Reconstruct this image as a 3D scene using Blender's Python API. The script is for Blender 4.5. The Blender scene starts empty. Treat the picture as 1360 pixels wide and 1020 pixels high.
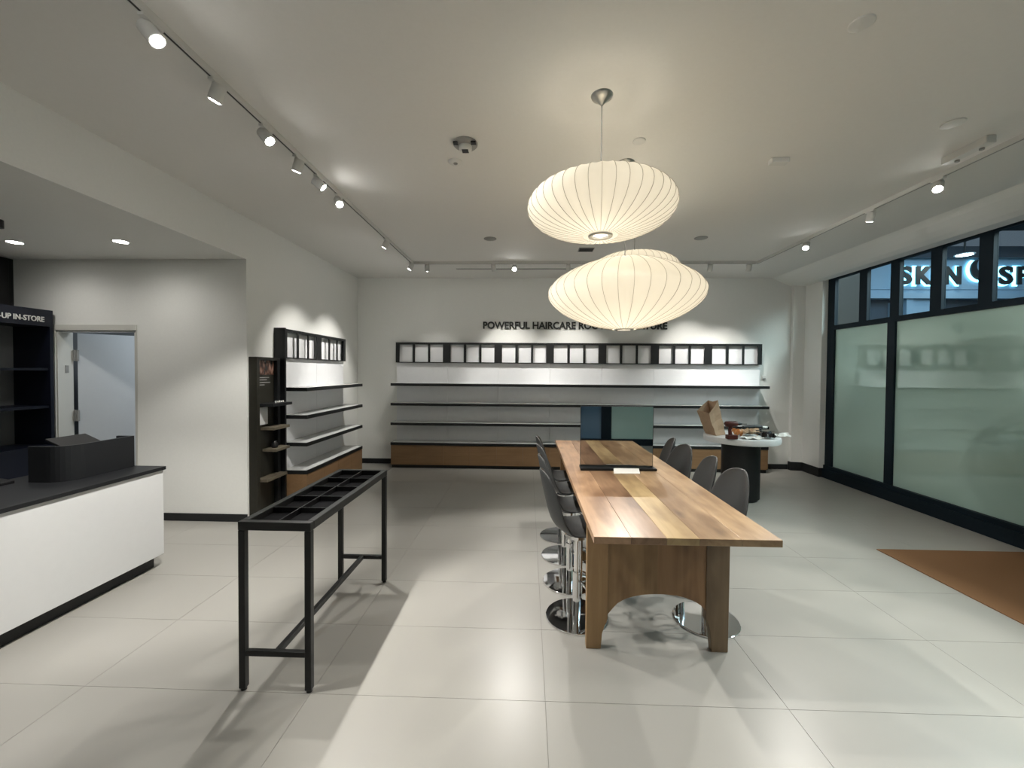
import bpy, bmesh, math, random
from mathutils import Vector, Matrix
random.seed(7)
PI = math.pi
S = bpy.context.scene
COL = S.collection

# ------------------------------------------------------------------ camera, world, exposure
FPX = 545.0
cam_d = bpy.data.cameras.new('camera'); cam_d.sensor_width = 36.0; cam_d.lens = FPX / 1360 * 36
cam_d.shift_x = -(683.3 - 680) / 1360; cam_d.shift_y = (504.5 - 510) / 1360
cam_d.clip_start = 0.02; cam_d.clip_end = 100
cam = bpy.data.objects.new('camera', cam_d); COL.objects.link(cam)
dy = Vector((701 - 683.3, 493.5 - 504.5, FPX)).normalized()
dx = Vector((math.cos(math.radians(.42)), math.sin(math.radians(.42)), 0)); dx = (dx - dy * dx.dot(dy)).normalized()
dz = dx.cross(dy)
if dz.y > 0: dz = -dz
# image axes (right, down, forward) expressed in world axes
right = Vector((dx.x, dy.x, dz.x)); down = Vector((dx.y, dy.y, dz.y)); fwd = Vector((dx.z, dy.z, dz.z))
Mc = Matrix((right, -down, -fwd)).transposed().to_4x4(); Mc.translation = (0, 0, 1.6)
cam.matrix_world = Mc
S.camera = cam
S.view_settings.view_transform = 'Standard'; S.view_settings.look = 'None'
S.view_settings.gamma = 1; S.view_settings.use_curve_mapping = False
S.view_settings.exposure = 0.88
w = bpy.data.worlds.new('dim_mall_air'); S.world = w; w.use_nodes = True
w.node_tree.nodes['Background'].inputs[0].default_value = (.55, .62, .75, 1)
w.node_tree.nodes['Background'].inputs[1].default_value = .12
cy = S.cycles
cy.use_denoising = True; cy.max_bounces = 7; cy.diffuse_bounces = 4; cy.glossy_bounces = 4
cy.transmission_bounces = 5; cy.transparent_max_bounces = 8; cy.sample_clamp_indirect = 4.0
cy.caustics_reflective = False; cy.caustics_refractive = False
SPOT_W = 115.0      # one track spotlight
PEND_W = 2.7      # bulb in a pendant
CAN_W = 9.0       # recessed downlight
H_CEIL = 3.18; TRK_Z = 3.145

# ------------------------------------------------------------------ materials
def mat(name, col, rough=.6, metal=0.0, noise=0.0, nscale=30, bump=0.0, spec=.5, ior=1.45, coat=0.0, stretch=None, rnoise=0.0):
    m = bpy.data.materials.new(name); m.use_nodes = True
    nt = m.node_tree; b = nt.nodes['Principled BSDF']
    b.inputs['Base Color'].default_value = (*col, 1); b.inputs['Roughness'].default_value = rough
    b.inputs['Metallic'].default_value = metal; b.inputs['Specular IOR Level'].default_value = spec
    b.inputs['IOR'].default_value = ior; b.inputs['Coat Weight'].default_value = coat
    tc = nt.nodes.new('ShaderNodeTexCoord'); mp = nt.nodes.new('ShaderNodeMapping')
    nt.links.new(tc.outputs['Object'], mp.inputs[0])
    if stretch: mp.inputs['Scale'].default_value = stretch
    nz = nt.nodes.new('ShaderNodeTexNoise'); nz.inputs['Scale'].default_value = nscale; nz.inputs['Detail'].default_value = 5
    nt.links.new(mp.outputs[0], nz.inputs['Vector'])
    mx = nt.nodes.new('ShaderNodeMix'); mx.data_type = 'RGBA'
    mx.inputs['A'].default_value = (*[max(0, c * (1 - noise)) for c in col], 1)
    mx.inputs['B'].default_value = (*[min(1, c * (1 + noise)) for c in col], 1)
    nt.links.new(nz.outputs['Fac'], mx.inputs['Factor']); nt.links.new(mx.outputs['Result'], b.inputs['Base Color'])
    if rnoise:
        mr = nt.nodes.new('ShaderNodeMapRange'); mr.inputs['To Min'].default_value = max(.02, rough - rnoise); mr.inputs['To Max'].default_value = rough + rnoise
        nt.links.new(nz.outputs['Fac'], mr.inputs['Value']); nt.links.new(mr.outputs[0], b.inputs['Roughness'])
    if bump:
        bp = nt.nodes.new('ShaderNodeBump'); bp.inputs['Strength'].default_value = bump; bp.inputs['Distance'].default_value = .002
        nt.links.new(nz.outputs['Fac'], bp.inputs['Height']); nt.links.new(bp.outputs[0], b.inputs['Normal'])
    return m

def emit(name, col, strength):
    m = mat(name, col, .5); b = m.node_tree.nodes['Principled BSDF']
    b.inputs['Emission Color'].default_value = (*col, 1); b.inputs['Emission Strength'].default_value = strength
    return m

def wood(name, dark, light, axis='Y', rough=.35, knots=True, seed=0.0, contrast=1.0):
    """grain streaks along one axis with a few knots"""
    m = bpy.data.materials.new(name); m.use_nodes = True
    nt = m.node_tree; b = nt.nodes['Principled BSDF']; b.inputs['Roughness'].default_value = rough
    N = nt.nodes.new; L = nt.links.new
    tc = N('ShaderNodeTexCoord'); mp = N('ShaderNodeMapping'); L(tc.outputs['Object'], mp.inputs[0])
    sc = {'X': (1, 12, 12), 'Y': (12, 1, 12), 'Z': (12, 12, 1)}[axis]
    mp.inputs['Scale'].default_value = sc; mp.inputs['Location'].default_value = (seed, seed * 1.7, seed * .6)
    n1 = N('ShaderNodeTexNoise'); n1.inputs['Scale'].default_value = 1.7; n1.inputs['Detail'].default_value = 8; n1.inputs['Distortion'].default_value = .8
    L(mp.outputs[0], n1.inputs['Vector'])
    mp2 = N('ShaderNodeMapping'); L(tc.outputs['Object'], mp2.inputs[0])
    mp2.inputs['Scale'].default_value = {'X': (1.3, 3.4, 3), 'Y': (3.4, 1.3, 3), 'Z': (3, 3, 1.3)}[axis]
    mp2.inputs['Location'].default_value = (seed * 3.1, seed, seed)
    n2 = N('ShaderNodeTexNoise'); n2.inputs['Scale'].default_value = 1.6; n2.inputs['Detail'].default_value = 3; L(mp2.outputs[0], n2.inputs['Vector'])
    cr = N('ShaderNodeValToRGB'); L(n1.outputs['Fac'], cr.inputs[0])
    cr.color_ramp.elements[0].position = .3; cr.color_ramp.elements[0].color = (*dark, 1)
    cr.color_ramp.elements[1].position = .7; cr.color_ramp.elements[1].color = (*light, 1)
    mx = N('ShaderNodeMix'); mx.data_type = 'RGBA'; mx.blend_type = 'MULTIPLY'; mx.inputs['Factor'].default_value = .75 * contrast
    r2 = N('ShaderNodeValToRGB'); L(n2.outputs['Fac'], r2.inputs[0])
    r2.color_ramp.elements[0].position = .37; r2.color_ramp.elements[0].color = (.42, .35, .31, 1)
    r2.color_ramp.elements[1].position = .58; r2.color_ramp.elements[1].color = (1, 1, 1, 1)
    L(cr.outputs[0], mx.inputs['A']); L(r2.outputs[0], mx.inputs['B']); out = mx.outputs['Result']
    if knots:
        vo = N('ShaderNodeTexVoronoi'); vo.inputs['Scale'].default_value = 1.75; L(mp2.outputs[0], vo.inputs['Vector'])
        r3 = N('ShaderNodeValToRGB'); L(vo.outputs['Distance'], r3.inputs[0])
        r3.color_ramp.elements[0].position = .03; r3.color_ramp.elements[0].color = (.16, .1, .07, 1)
        r3.color_ramp.elements[1].position = .20; r3.color_ramp.elements[1].color = (1, 1, 1, 1)
        m3 = N('ShaderNodeMix'); m3.data_type = 'RGBA'; m3.blend_type = 'MULTIPLY'; m3.inputs['Factor'].default_value = .8
        L(out, m3.inputs['A']); L(r3.outputs[0], m3.inputs['B']); out = m3.outputs['Result']
    L(out, b.inputs['Base Color'])
    bp = N('ShaderNodeBump'); bp.inputs['Strength'].default_value = .15; bp.inputs['Distance'].default_value = .001
    L(n1.outputs['Fac'], bp.inputs['Height']); L(bp.outputs[0], b.inputs['Normal'])
    return m

def clear_glass(name, tint=(.8, .9, .92)):
    m = bpy.data.materials.new(name); m.use_nodes = True; nt = m.node_tree; nt.nodes.clear()
    o = nt.nodes.new('ShaderNodeOutputMaterial'); t = nt.nodes.new('ShaderNodeBsdfTransparent'); t.inputs[0].default_value = (*tint, 1)
    g = nt.nodes.new('ShaderNodeBsdfGlossy'); g.inputs['Roughness'].default_value = .01
    fr = nt.nodes.new('ShaderNodeFresnel'); fr.inputs[0].default_value = 1.35
    mx = nt.nodes.new('ShaderNodeMixShader'); L = nt.links.new
    ge = nt.nodes.new('ShaderNodeNewGeometry'); mu = nt.nodes.new('ShaderNodeMath'); mu.operation = 'MULTIPLY_ADD'; mu.use_clamp = True
    mu.inputs[1].default_value = -1; L(ge.outputs['Backfacing'], mu.inputs[0]); L(fr.outputs[0], mu.inputs[2])
    L(mu.outputs[0], mx.inputs[0]); L(t.outputs[0], mx.inputs[1]); L(g.outputs[0], mx.inputs[2]); L(mx.outputs[0], o.inputs[0])
    return m

def frosted(name, col, trans=.35, ior=1.9):
    m = bpy.data.materials.new(name); m.use_nodes = True; nt = m.node_tree; nt.nodes.clear()
    o = nt.nodes.new('ShaderNodeOutputMaterial'); N = nt.nodes.new; L = nt.links.new
    d = N('ShaderNodeBsdfDiffuse'); t = N('ShaderNodeBsdfTranslucent')
    tc = N('ShaderNodeTexCoord'); nz = N('ShaderNodeTexNoise'); nz.inputs['Scale'].default_value = 1.1; nz.inputs['Detail'].default_value = 1
    L(tc.outputs['Object'], nz.inputs['Vector'])
    mc = N('ShaderNodeMix'); mc.data_type = 'RGBA'
    mc.inputs['A'].default_value = (*[c * .93 for c in col], 1); mc.inputs['B'].default_value = (*[c * 1.07 for c in col], 1)
    L(nz.outputs['Fac'], mc.inputs['Factor']); L(mc.outputs['Result'], d.inputs[0]); L(mc.outputs['Result'], t.inputs[0])
    a = N('ShaderNodeMixShader'); a.inputs[0].default_value = trans; L(d.outputs[0], a.inputs[1]); L(t.outputs[0], a.inputs[2])
    g = N('ShaderNodeBsdfGlossy'); g.inputs['Roughness'].default_value = .006
    g.inputs['Color'].default_value = (.88, 1, .97, 1)
    fr = N('ShaderNodeFresnel'); fr.inputs[0].default_value = ior
    mx = N('ShaderNodeMixShader'); L(fr.outputs[0], mx.inputs[0]); L(a.outputs[0], mx.inputs[1]); L(g.outputs[0], mx.inputs[2]); L(mx.outputs[0], o.inputs[0])
    return m

M = dict(
    wall=mat('painted_wall', (.82, .825, .80), .75, noise=.03, nscale=60, bump=.05),
    ceil=mat('painted_ceiling', (.80, .79, .765), .8, noise=.02, nscale=40, bump=.03),
    tile=mat('porcelain_tile', (.345, .336, .311), .31, noise=.02, nscale=2.5, spec=.45),
    grout=mat('grout', (.235, .228, .21), .9),
    black=mat('black_laminate', (.008, .009, .010), .45, noise=.2, nscale=40),
    base=mat('black_baseboard', (.012, .013, .014), .5),
    metal=mat('powder_coated_steel', (.011, .012, .012), .38, noise=.2, nscale=80),
    navy=mat('navy_laminate', (.004, .006, .015), .4),
    bronze=mat('dark_bronze_laminate', (.020, .019, .014), .42, noise=.2, nscale=20),
    counter=mat('charcoal_counter', (.012, .013, .015), .42, noise=.1, nscale=60),
    white=mat('white_laminate', (.72, .73, .74), .42, noise=.02, nscale=20),
    shelfw=mat('white_shelf', (.60, .61, .61), .25, noise=.03, nscale=20),
    backp=mat('white_back_panel', (.78, .79, .81), .5, noise=.03, nscale=15),
    greyp=mat('grey_back_panel', (.20, .21, .22), .55, noise=.05, nscale=10),
    drawer=wood('honey_oak_veneer', (.23, .135, .065), (.275, .165, .085), 'X', .45, knots=False, contrast=.25),
    frame=mat('dark_window_metal', (.006, .014, .022), .55, noise=.1, nscale=30, spec=.25),
    chrome=mat('chrome', (.86, .86, .87), .05, 1.0, noise=.02),
    brushed=mat('brushed_nickel', (.55, .54, .5), .28, 1.0, noise=.08, nscale=80),
    shell=mat('grey_plastic_shell', (.036, .038, .039), .42, noise=.05, nscale=60),
    fix=mat('white_fixture', (.70, .70, .68), .5),
    fixg=mat('grey_fixture', (.30, .30, .29), .5),
    mat_=mat('rust_brown_carpet', (.19, .095, .04), .95, noise=.25, nscale=300, bump=.6),
    rib=mat('shade_wire', (.40, .35, .27), .6),
    lens=emit('lamp_lens', (1, .98, .93), 60.0),
    lens2=emit('downlight_lens', (1, .97, .9), 25.0),
    tray=mat('matt_black_tray', (.004, .004, .005), .9, spec=.1),
    paper=mat('white_paper', (.75, .75, .72), .6),
    letter=mat('charcoal_letters', (.02, .022, .022), .5),
    door=mat('white_door', (.60, .63, .66), .4, noise=.02),
    jamb=mat('door_casing', (.62, .62, .58), .5),
    kraft=mat('kraft_paper', (.42, .29, .19), .8, noise=.12, nscale=25, bump=.3),
    drill=mat('maroon_plastic', (.07, .016, .012), .4),
    dplast=mat('black_plastic', (.01, .01, .011), .3),
    orange=mat('orange_cloth', (.62, .28, .10), .8, noise=.2, nscale=40),
    tan=mat('tan_paper', (.58, .42, .28), .8, noise=.2, nscale=30),
    glass=clear_glass('clear_transom_glass'),
    frost=frosted('frosted_green_glass', (.57, .77, .70), .30, 2.0),
    frostb=frosted('dusk_blue_glass', (.16, .28, .42), .3, 1.6),  # dusk light in the door glass is put into this blue
    mirror=mat('tinted_mirror', (.50, .50, .50), .02, 1.0),
    facade=mat('pale_blue_facade', (.26, .36, .45), .6, noise=.05, nscale=3),
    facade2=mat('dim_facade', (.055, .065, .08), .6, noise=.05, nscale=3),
    brown=mat('dark_brown_panel', (.028, .026, .024), .6, noise=.1, nscale=3),
    cyan=emit('cyan_halo_light', (.35, .82, 1.0), 2.3),
    darkc=mat('dark_corridor', (.03, .045, .055), .8),
)

# lamp shade: translucent vinyl lit by the bulb inside
def shade_mat():
    m = bpy.data.materials.new('cream_vinyl_shade'); m.use_nodes = True; nt = m.node_tree; nt.nodes.clear()
    N = nt.nodes.new; L = nt.links.new
    o = N('ShaderNodeOutputMaterial'); d = N('ShaderNodeBsdfDiffuse'); t = N('ShaderNodeBsdfTranslucent'); e = N('ShaderNodeEmission')
    d.inputs[0].default_value = (.80, .78, .72, 1); t.inputs[0].default_value = (.82, .79, .71, 1)
    e.inputs[0].default_value = (1, .92, .78, 1); e.inputs[1].default_value = .10
    a = N('ShaderNodeMixShader'); a.inputs[0].default_value = .5; L(d.outputs[0], a.inputs[1]); L(t.outputs[0], a.inputs[2])
    s = N('ShaderNodeAddShader'); L(a.outputs[0], s.inputs[0]); L(e.outputs[0], s.inputs[1]); L(s.outputs[0], o.inputs[0])
    return m
M['shade'] = shade_mat()

def graphic_mat():
    """dark printed graphic: a mottled reddish picture above lines of small grey print"""
    m = bpy.data.materials.new('printed_graphic'); m.use_nodes = True; nt = m.node_tree; b = nt.nodes['Principled BSDF']
    N = nt.nodes.new; L = nt.links.new; b.inputs['Roughness'].default_value = .25
    tc = N('ShaderNodeTexCoord'); mp = N('ShaderNodeMapping'); mp.inputs['Scale'].default_value = (1, 30, 9); L(tc.outputs['Object'], mp.inputs[0])
    nz = N('ShaderNodeTexNoise'); nz.inputs['Scale'].default_value = 1.0; nz.inputs['Detail'].default_value = 3; L(mp.outputs[0], nz.inputs['Vector'])
    cr = N('ShaderNodeValToRGB'); L(nz.outputs['Fac'], cr.inputs[0])
    e = cr.color_ramp.elements; e[0].position = .38; e[0].color = (.015, .014, .013, 1); e[1].position = .7; e[1].color = (.36, .22, .17, 1)
    k = cr.color_ramp.elements.new(.53); k.color = (.11, .055, .04, 1)
    L(cr.outputs[0], b.inputs['Base Color']); return m
M['graphic'] = graphic_mat()

# ------------------------------------------------------------------ mesh helpers (all in world coordinates; obj() shifts to the parent's origin)
class MB:
    def __init__(s): s.v = []; s.f = []; s.sm = []
    def add(s, vs, fs, smooth=False):
        o = len(s.v); s.v += [tuple(v) for v in vs]; s.f += [tuple(i + o for i in f) for f in fs]; s.sm += [smooth] * len(fs); return s
    def box(s, x0, x1, y0, y1, z0, z1):
        v = [(x, y, z) for x in (x0, x1) for y in (y0, y1) for z in (z0, z1)]
        return s.add(v, [(0, 1, 3, 2), (4, 6, 7, 5), (0, 4, 5, 1), (2, 3, 7, 6), (0, 2, 6, 4), (1, 5, 7, 3)])
    def tube(s, pts, r, n=12, cap=True, closed=False):
        pts = [Vector(p) for p in pts]; rings = []; m = len(pts)
        rr = r if isinstance(r, (list, tuple)) else [r] * m
        nrm = None
        for i, p in enumerate(pts):
            a = pts[(i - 1) % m] if (closed or i > 0) else p; b = pts[(i + 1) % m] if (closed or i < m - 1) else p
            t = (b - a).normalized()
            if nrm is None:
                nrm = t.orthogonal().normalized()
            else:
                nrm = (nrm - t * nrm.dot(t)).normalized()
            bi = t.cross(nrm)
            rings.append([p + (nrm * math.cos(2 * PI * k / n) + bi * math.sin(2 * PI * k / n)) * rr[i] for k in range(n)])
        vs = [v for ring in rings for v in ring]; fs = []
        for i in range(m if closed else m - 1):
            j = (i + 1) % m
            for k in range(n): fs.append((i * n + k, i * n + (k + 1) % n, j * n + (k + 1) % n, j * n + k))
        s.add(vs, fs, True)
        if cap and not closed:
            s.add(rings[0], [tuple(reversed(range(n)))]); s.add(rings[-1], [tuple(range(n))])
        return s
    def cyl(s, x, y, z0, z1, r, n=32, r1=None): return s.tube([(x, y, z0), (x, y, z1)], [r, r if r1 is None else r1], n)
    def lathe(s, prof, c=(0, 0, 0), n=48, smooth=True):
        vs = []; fs = []; m = len(prof)
        for k in range(n):
            a = 2 * PI * k / n
            for (r, z) in prof: vs.append((c[0] + r * math.cos(a), c[1] + r * math.sin(a), c[2] + z))
        for k in range(n):
            j = (k + 1) % n
            for i in range(m - 1): fs.append((k * m + i, j * m + i, j * m + i + 1, k * m + i + 1))
        return s.add(vs, fs, smooth)
    def prism(s, poly, axis, a, b):
        """poly: 2D outline in the two other axes (order xyz), extruded along axis from a to b"""
        def P(p, t):
            return {'x': (t, p[0], p[1]), 'y': (p[0], t, p[1]), 'z': (p[0], p[1], t)}[axis]
        n = len(poly); vs = [P(p, a) for p in poly] + [P(p, b) for p in poly]
        return s.add(vs, [tuple(reversed(range(n))), tuple(range(n, 2 * n))] + [(i, (i + 1) % n, n + (i + 1) % n, n + i) for i in range(n)])
    def bar(s, p, q, w, h):
        p = Vector(p); q = Vector(q); t = (q - p).normalized(); up = Vector((0, 0, 1)) if abs(t.z) < .9 else Vector((1, 0, 0))
        a = t.cross(up).normalized() * (w / 2); b = a.cross(t).normalized() * (h / 2)
        vs = [c + d for c in (p, q) for d in (a + b, a - b, -a - b, -a + b)]
        return s.add(vs, [(0, 1, 2, 3), (7, 6, 5, 4), (0, 4, 5, 1), (1, 5, 6, 2), (2, 6, 7, 3), (3, 7, 4, 0)])

def origin_of(o):
    p = Vector((0, 0, 0))
    while o is not None: p += o.location; o = o.parent
    return p

def obj(name, mb, m, parent=None, bevel=0.0, seg=2, loc=None):
    me = bpy.data.meshes.new(name)
    off = origin_of(parent) + (Vector(loc) if loc else Vector((0, 0, 0)))
    if loc and parent is None: off = Vector(loc)
    me.from_pydata([tuple(Vector(v) - off) for v in mb.v], [], mb.f)
    me.polygons.foreach_set('use_smooth', mb.sm); me.update()
    bm = bmesh.new(); bm.from_mesh(me); bmesh.ops.recalc_face_normals(bm, faces=bm.faces); bm.to_mesh(me); bm.free()
    if isinstance(m, (list, tuple)):
        for k in m: me.materials.append(k)
    else: me.materials.append(m)
    o = bpy.data.objects.new(name, me); COL.objects.link(o)
    if loc: o.location = loc
    if parent is not None: o.parent = parent
    if bevel:
        md = o.modifiers.new('edge', 'BEVEL'); md.width = bevel; md.segments = seg; md.limit_method = 'ANGLE'; md.angle_limit = .7
    return o
def thing(name, label, cat, loc=(0, 0, 0), group=None):
    o = bpy.data.objects.new(name, None); COL.objects.link(o); o.location = loc; o.empty_display_size = .1
    o['label'] = label; o['category'] = cat
    if group: o['group'] = group
    return o
def tag(o, label, cat, group=None):
    o['label'] = label; o['category'] = cat
    if group: o['group'] = group
    return o
def struct(name, mb, m, label=None, bevel=0.0):
    o = obj(name, mb, m, None, bevel); o['kind'] = 'structure'
    if label: o['label'] = label
    return o
def dup(root, loc, rotz=0.0, label=None, name=None):
    r = root.copy(); COL.objects.link(r); r.location = loc; r.rotation_euler = (0, 0, rotz)
    if label: r['label'] = label
    def rec(a, b):
        for ch in list(a.children):
            c = ch.copy(); COL.objects.link(c); c.parent = b
            if 'label' in c.keys() and False: pass
            rec(ch, c)
    rec(root, r); return r
def text_mb(txt, size, depth, bold=0.0, sx=1.0):
    cu = bpy.data.curves.new('lettering', 'FONT'); cu.body = txt; cu.size = size; cu.extrude = depth; cu.offset = bold
    cu.resolution_u = 4
    o = bpy.data.objects.new('lettering', cu); COL.objects.link(o)
    dg = bpy.context.evaluated_depsgraph_get(); me = bpy.data.meshes.new_from_object(o.evaluated_get(dg))
    vs = [v.co.copy() for v in me.vertices]; fs = [tuple(p.vertices) for p in me.polygons]
    bpy.data.objects.remove(o); bpy.data.curves.remove(cu); bpy.data.meshes.remove(me)
    return vs, fs
def text_fit(txt, x0, x1, z0, z1, depth, place, bold=0.0):
    """lettering scaled so that its outline fills x0..x1, z0..z1; place(u, v, d) -> world"""
    vs, fs = text_mb(txt, 1.0, .5, bold)
    ax = min(v.x for v in vs); bx = max(v.x for v in vs); ay = min(v.y for v in vs); by = max(v.y for v in vs)
    mb = MB(); mb.add([place(x0 + (v.x - ax) / (bx - ax) * (x1 - x0), z0 + (v.y - ay) / (by - ay) * (z1 - z0), v.z * depth * 1.0) for v in vs], fs)
    return mb

def islands(mb):
    """split lettering into its single letters"""
    par = list(range(len(mb.v)))
    def find(a):
        while par[a] != a: par[a] = par[par[a]]; a = par[a]
        return a
    for f in mb.f:
        for k in f[1:]: par[find(k)] = find(f[0])
    gr = {}
    for f in mb.f: gr.setdefault(find(f[0]), []).append(f)
    out = []
    for fs in gr.values():
        ids = sorted({k for f in fs for k in f}); mp = {k: n for n, k in enumerate(ids)}
        out.append(MB().add([mb.v[k] for k in ids], [tuple(mp[k] for k in f) for f in fs]))
    return out

# ------------------------------------------------------------------ setting
YB = 6.975; XL = -2.93; YD = 4.19; XA = -5.45; XW = 4.605; YN = -2.3; ZA = 2.745
fl = struct('floor', MB().box(XA - .1, 4.75, YN - .1, 7.1, -.12, -.003), M['grout'])
tw, td, g = 1.158, .553, .0010
t0 = None
ys = [1.964 + td * k for k in range(-8, 10)]; xs = [.0975 + tw * k for k in range(-5, 4)]
for yy in ys:
    for xx in xs:
        x0, x1, y0, y1 = xx + g, xx + tw - g, yy + g, yy + td - g
        if x0 < XA or y0 < YN - .3 or y0 > YB: continue
        if x0 < XL - .3 and y0 > YD: continue
        if t0 is None:
            t0 = obj('tile', MB().box(g, tw - g, g, td - g, -.02, 0), M['tile'], fl)
            t0.location = (xx, yy, 0)
        else:
            c = t0.copy(); COL.objects.link(c); c.parent = fl; c.location = (xx, yy, 0)
struct('ceiling', MB().box(XL - .0, 4.75, YN - .1, 7.1, H_CEIL, H_CEIL + .12), M['ceil'])
struct('ceiling_alcove', MB().box(XA - .1, XL, YN - .1, YD + .12, ZA, H_CEIL + .12), M['wall'], 'dropped ceiling over the counter')
struct('wall_back', MB().box(XL - .12, 4.75, YB, YB + .12, -.003, H_CEIL), M['wall'])
struct('wall_left', MB().box(XL - .12, XL, YD + .12, YB, -.003, H_CEIL), M['wall'])
DX0, DX1, DZ = -4.99, -4.125, 2.0
struct('wall_alcove_back', MB().box(XA - .1, DX0, YD, YD + .12, -.003, ZA).box(DX1, XL, YD, YD + .12, -.003, ZA).box(DX0, DX1, YD, YD + .12, DZ, ZA), M['wall'])
struct('wall_alcove_left', MB().box(XA - .1, XA, YN, YD, -.003, ZA), M['black'])
struct('wall_backroom', MB().box(XA - .1, XA, YD + .12, 6.2, -.003, ZA).box(XA - .1, XL - .12, 6.2, 6.3, -.003, ZA).box(XA - .1, XL - .12, YD + .12, 6.3, ZA, ZA + .05), M['greyp'])
struct('wall_near', MB().box(XA - .1, .2, YN - .12, YN, -.003, H_CEIL).box(.2, 4.75, YN - .12, YN, 2.75, H_CEIL), M['wall'])
struct('wall_right', MB().prism([(4.36, YB), (4.36, 6.905), (4.525, 6.88), (4.525, 6.49), (4.605, 6.485), (4.75, 6.485), (4.75, YB)], 'z', -.003, H_CEIL), M['wall'])
struct('wall_right_near', MB().box(4.605, 4.75, YN - .12, -1.6, -.003, H_CEIL), M['wall'])
struct('trim_header', MB().prism([(4.05, H_CEIL), (4.13, 3.132), (4.22, 3.09), (4.31, 3.055), (4.40, 3.03), (4.56, 3.03), (4.56, 3.075), (4.75, 3.075), (4.75, H_CEIL)], 'y', YN, YB), M['wall'], 'sloping plaster header above the shop window')
# baseboards
def bb(name, *boxes):
    mb = MB()
    for b in boxes: mb.box(*b)
    return struct(name, mb, M['base'], None, .003)
bb('baseboard_back', (XL, -2.245, YB - .012, YB, 0, .085), (3.85, 4.345, YB - .012, YB, 0, .085))
bb('baseboard_left', (XL, XL + .012, 6.29, YB - .012, 0, .085))
bb('baseboard_alcove', (DX1 + .07, XL - .0, YD - .012, YD, 0, .08))
struct('baseboard_right', MB().prism([(4.345, YB - .012), (4.345, 6.89), (4.512, 6.866), (4.512, 6.478), (4.6, 6.47), (4.6, 6.485), (4.525, 6.49), (4.525, 6.88), (4.36, 6.905), (4.36, YB - .012)], 'z', 0, .14), M['base'])

# window_1: the shop window on the right
fr = MB(); fr.box(4.56, 4.72, -1.6, 6.484, 0, .14)
fr.box(4.585, 4.70, -1.6, 6.484, .14, .192)
w1 = struct('window_1', fr, M['frame'], 'black steel shop window on the right side')
obj('head_rail', MB().box(XW, 4.655, -1.6, 6.484, 3.02, 3.075), M['frame'], w1)
obj('transom', MB().box(XW, 4.655, -1.6, 6.35, 2.263, 2.33), M['frame'], w1)
obj('jamb', MB().box(XW, 4.655, 6.345, 6.484, .192, 3.02), M['frame'], w1)
ups = [5.76, 5.27, 4.75, 4.245, 3.73, 3.21, 2.69, 2.17, 1.65, 1.13, .61, .09, -.43, -.95]
for y in ups: obj('upper_mullion', MB().box(XW, 4.655, y, y + .13, 2.33, 3.02), M['frame'], w1)
lows = [5.32, 3.75, 2.2, .65, -.9]
for y in lows: obj('mullion', MB().box(XW, 4.655, y, y + .11, .192, 2.263), M['frame'], w1)
ye = [6.345] + [v for y in ups for v in (y + .13, y)] + [-1.6]
for i in range(0, len(ye) - 1, 2): obj('clear_pane', MB().box(4.640, 4.646, ye[i + 1], ye[i], 2.33, 3.02), M['glass'], w1)
ye = [6.345] + [v for y in lows for v in (y + .11, y)] + [-1.6]
for i in range(0, len(ye) - 1, 2): obj('frosted_pane', MB().box(4.632, 4.642, ye[i + 1], ye[i], .192, 2.263), M['frost'], w1)

# window_2: shopfront behind the camera, seen in the mirror on the table
w2 = struct('window_2', MB().box(.2, 4.6, YN - .1, YN + .02, 0, .14), M['frame'], 'shopfront behind the camera')
for x in (.2, 1.62, 3.1, 4.5): obj('mullion', MB().box(x, x + (.22 if x == 1.62 else .1), YN - .08, YN, .14, 2.75), M['frame'], w2)
obj('frosted_pane', MB().box(1.84, 3.1, YN - .04, YN - .03, .14, 2.75), M['frost'], w2)
obj('frosted_pane', MB().box(3.2, 4.5, YN - .04, YN - .03, .14, 2.75), M['frost'], w2)
obj('blue_pane', MB().box(.3, 1.62, YN - .04, YN - .03, .14, 2.75), M['frostb'], w2)

# door_1
d1 = struct('door_1', MB().box(DX0 - .075, DX0, YD - .015, YD, 0, DZ).box(DX1, DX1 + .02, YD - .004, YD, 0, DZ).box(DX0 - .075, DX1 + .02, YD - .015, YD, DZ, DZ + .06), M['jamb'], 'white door casing with open white door', .003)
obj('jamb', MB().box(DX0 - .001, DX0 + .012, YD, YD + .15, 0, DZ).box(DX1 - .012, DX1, YD, YD + .15, 0, DZ).box(DX0, DX1, YD, YD + .12, DZ - .012, DZ), M['jamb'], d1)
leaf = MB(); a = Vector((-4.945, 4.355, 0)); dr = Vector((.68, .733, 0)).normalized(); nn = Vector((-dr.y, dr.x, 0)) * .045
b_ = a + dr * .84
leaf.prism([(a.x, a.y), (b_.x, b_.y), (b_.x + nn.x, b_.y + nn.y), (a.x + nn.x, a.y + nn.y)], 'z', .01, 1.985)
lf = obj('door_leaf', leaf, M['door'], d1)
for z in (1.68, 1.02, .3):
    obj('hinge', MB().box(-4.985, -4.925, 4.335, 4.352, z, z + .12).tube([(-4.955, 4.334, z), (-4.955, 4.334, z + .12)], .008, 8), M['fixg'], d1)
obj('strike_plate', MB().box(-4.982, -4.972, 4.26, 4.29, 1.55, 1.63), M['fixg'], d1)

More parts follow.
